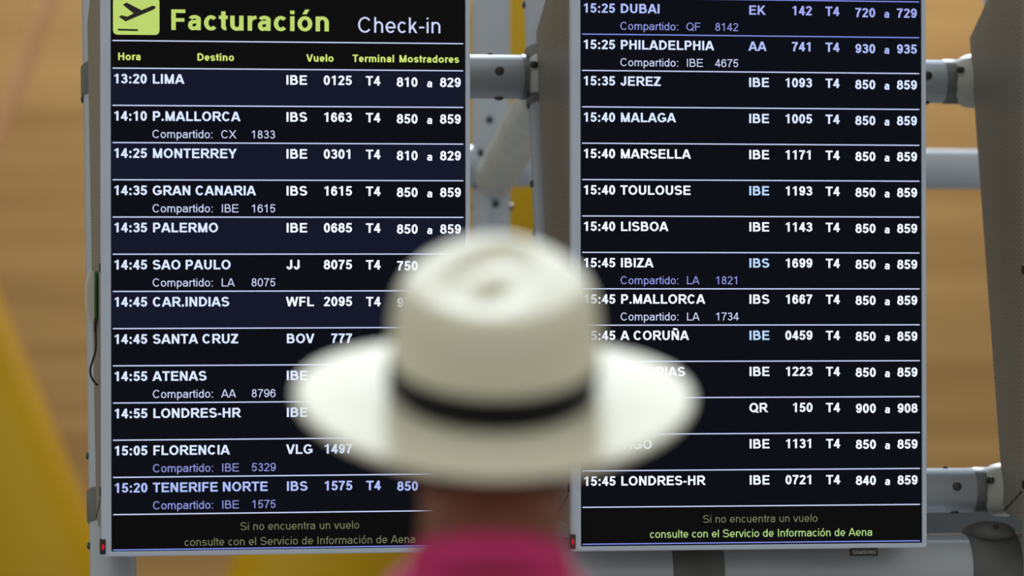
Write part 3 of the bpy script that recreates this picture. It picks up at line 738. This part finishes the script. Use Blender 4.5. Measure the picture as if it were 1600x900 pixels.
for s in (-1, 1):
    sh, elb, wr = Vector((s * .182, -.015, 1.375)), Vector((s * .232, -.025, 1.095)), Vector((s * .245, .035, .855))
    ARM[s] = (sh, elb, wr)
    ball(bm, sh - Vector((0, 0, .018)), (.050, .050, .044)); tube(bm, [sh - Vector((0, 0, .018)), sh.lerp(elb, .35), elb, elb.lerp(wr, .3), wr], [.052, .047, .038, .040, .026], 20)
    d = (wr - elb).normalized(); pc = wr + d * .052
    tube(bm, [wr - d * .01, wr + d * .02, pc, pc + d * .036], [(.022, .027), (.018, .034), (.015, .042), (.013, .040)], 20, up=(0, 1, 0))
    for i, L in enumerate((.068, .076, .071, .055)):
        b0 = pc + d * .030 + Vector((0, .030 - .020 * i, 0)); inn = Vector((-s, .1, 0))
        tube(bm, [b0, b0 + d * L * .42 + inn * .004, b0 + d * L * .74 + inn * .014, b0 + d * L * .96 + inn * .026], [.0092, .0086, .0078, .0062], 12)
    t0 = wr + d * .022 + Vector((-s * .004, .026, 0))
    tube(bm, [t0, t0 + d * .026 + Vector((-s * .012, .020, 0)), t0 + d * .052 + Vector((-s * .020, .026, 0)), t0 + d * .070 + Vector((-s * .024, .024, 0))], [.013, .0115, .0095, .007], 12)
    hipj, kn, an = Vector((s * .092, -.008, .90)), Vector((s * .105, .004, .50)), Vector((s * .112, -.02, .09))
    tube(bm, [hipj, hipj.lerp(kn, .35), kn, kn.lerp(an, .3) + Vector((0, -.012, 0)), kn.lerp(an, .7), an, an - Vector((0, 0, .06))], [.088, .080, .054, .056, .042, .036, .040], 24)
    tube(bm, [an + Vector((0, -.045, -.055)), an + Vector((0, .04, -.045)), an + Vector((s * .008, .13, -.062)), an + Vector((s * .01, .19, -.068))], [(.034, .030), (.040, .036), (.044, .024), (.030, .016)], 20, up=(0, 0, 1))
body = solid('body', bm, M['skin'], per, .0045, 5)
# cropped hair round the skull, down to the nape
bm = bmesh.new(); vs = head_sphere(bm, .0032)
kill = [v for v in bm.verts if (v.co.y > .03 and v.co.z < .03) or v.co.z < -.082 or (v.co.z < -.02 and v.co.y > -.012)]
bmesh.ops.delete(bm, geom=kill, context='VERTS')
ga = [[bm.verts.new((.0695 * math.cos(a_), -.026 + .0665 * math.sin(a_) + .05 * max(0, -.085 - z), z)) for a_ in [math.radians(213 + 114 * k / 20) for k in range(21)]] for z in (-.03, -.05, -.07, -.09, -.104)]
for r0, r1 in zip(ga, ga[1:]):
    for k in range(20): bm.faces.new((r0[k], r1[k], r1[k + 1], r0[k + 1]))
bmesh.ops.solidify(bm, geom=bm.faces[:], thickness=.003)
bmesh.ops.transform(bm, matrix=HM, verts=bm.verts[:]); link_mesh('cropped_hair', bm, M['hair'], per, sharp=180)
for s in (-1, 1):
    bm = bmesh.new(); ball(bm, HM @ Vector((s * .031, .0795, -.018)), .0115); ey = link_mesh('eye', bm, M['eye'], per)
    bm = bmesh.new(); ball(bm, (0, 0, 0), (.0052, .0022, .0052), HM.to_3x3().to_4x4()); bmesh.ops.translate(bm, vec=HM @ Vector((s * .031, .0905, -.018)), verts=bm.verts[:]); link_mesh('iris', bm, M['hair'], ey)
bm = bmesh.new(); vs = ball(bm, (0, .101, -.0735), (.021, .005, .0055)); bmesh.ops.transform(bm, matrix=HM, verts=bm.verts[:]); link_mesh('mouth', bm, M['lip'], per)
# polo shirt, trousers, shoes
bm = bmesh.new()
loft(bm, [(.83, .176, .128, -.012)] + [(z, rx + .014, ry + .014, y) for z, rx, ry, y in TORSO[1:7]] + [(1.415, .165, .094, -.02), (1.443, .116, .083, -.022), (1.462, .092, .076, -.022), (1.479, .079, .071, -.021)])
for s in (-1, 1):
    sh, elb, wr = ARM[s]; sq = sh - Vector((0, 0, .018)); ball(bm, sq, (.062, .062, .056)); tube(bm, [sq, sh.lerp(elb, .4), sh.lerp(elb, .72)], [.060, .062, .062], 24)
solid('polo_shirt', bm, M['shirt'], per, .006, 6)
bm = bmesh.new(); NK = 48; rings = []
for h, o in ((0, .012), (.012, .0085), (.026, .006), (.031, .0035), (.029, .0005), (.0, .002)):
    rings.append([bm.verts.new((.004 + (.0665 + o) * math.cos(2 * math.pi * k / NK), -.0205 + (.0655 + o) * math.sin(2 * math.pi * k / NK), 1.484 + h - .048 * (.5 + .5 * math.sin(2 * math.pi * k / NK)) ** 1.1)) for k in range(NK)])
for a, c in zip(rings, rings[1:] + rings[:1]):
    for k in range(NK): bm.faces.new((a[k], a[(k + 1) % NK], c[(k + 1) % NK], c[k]))
bmesh.ops.recalc_face_normals(bm, faces=bm.faces[:]); link_mesh('shirt_collar', bm, M['shirt'], per, sharp=60)
bm = bmesh.new(); loft(bm, [(.80, .150, .122, -.012), (.88, .176, .126, -.012), (.96, .172, .122, -.01), (.99, .168, .118, -.006)])
for s in (-1, 1):
    hipj, kn, an = Vector((s * .092, -.008, .90)), Vector((s * .105, .004, .50)), Vector((s * .112, -.02, .09))
    tube(bm, [hipj, hipj.lerp(kn, .35), kn, kn.lerp(an, .5), an + Vector((0, 0, .0))], [.100, .093, .072, .066, .062], 24)
solid('trousers', bm, M['trouser'], per, .007, 6)
for s in (-1, 1):
    an = Vector((s * .112, -.02, .09)); bm = bmesh.new()
    tube(bm, [an + Vector((0, -.075, -.05)), an + Vector((0, -.06, -.044)), an + Vector((0, .04, -.042)), an + Vector((s * .008, .13, -.054)), an + Vector((s * .01, .20, -.062)), an + Vector((s * .01, .215, -.066))], [(.02, .02), (.04, .044), (.046, .046), (.052, .034), (.036, .026), (.02, .018)], 24, up=(0, 0, 1))
    for v in bm.verts: v.co.z = max(v.co.z, .001)
    link_mesh('shoe', bm, M['shoe'], per, sharp=60)
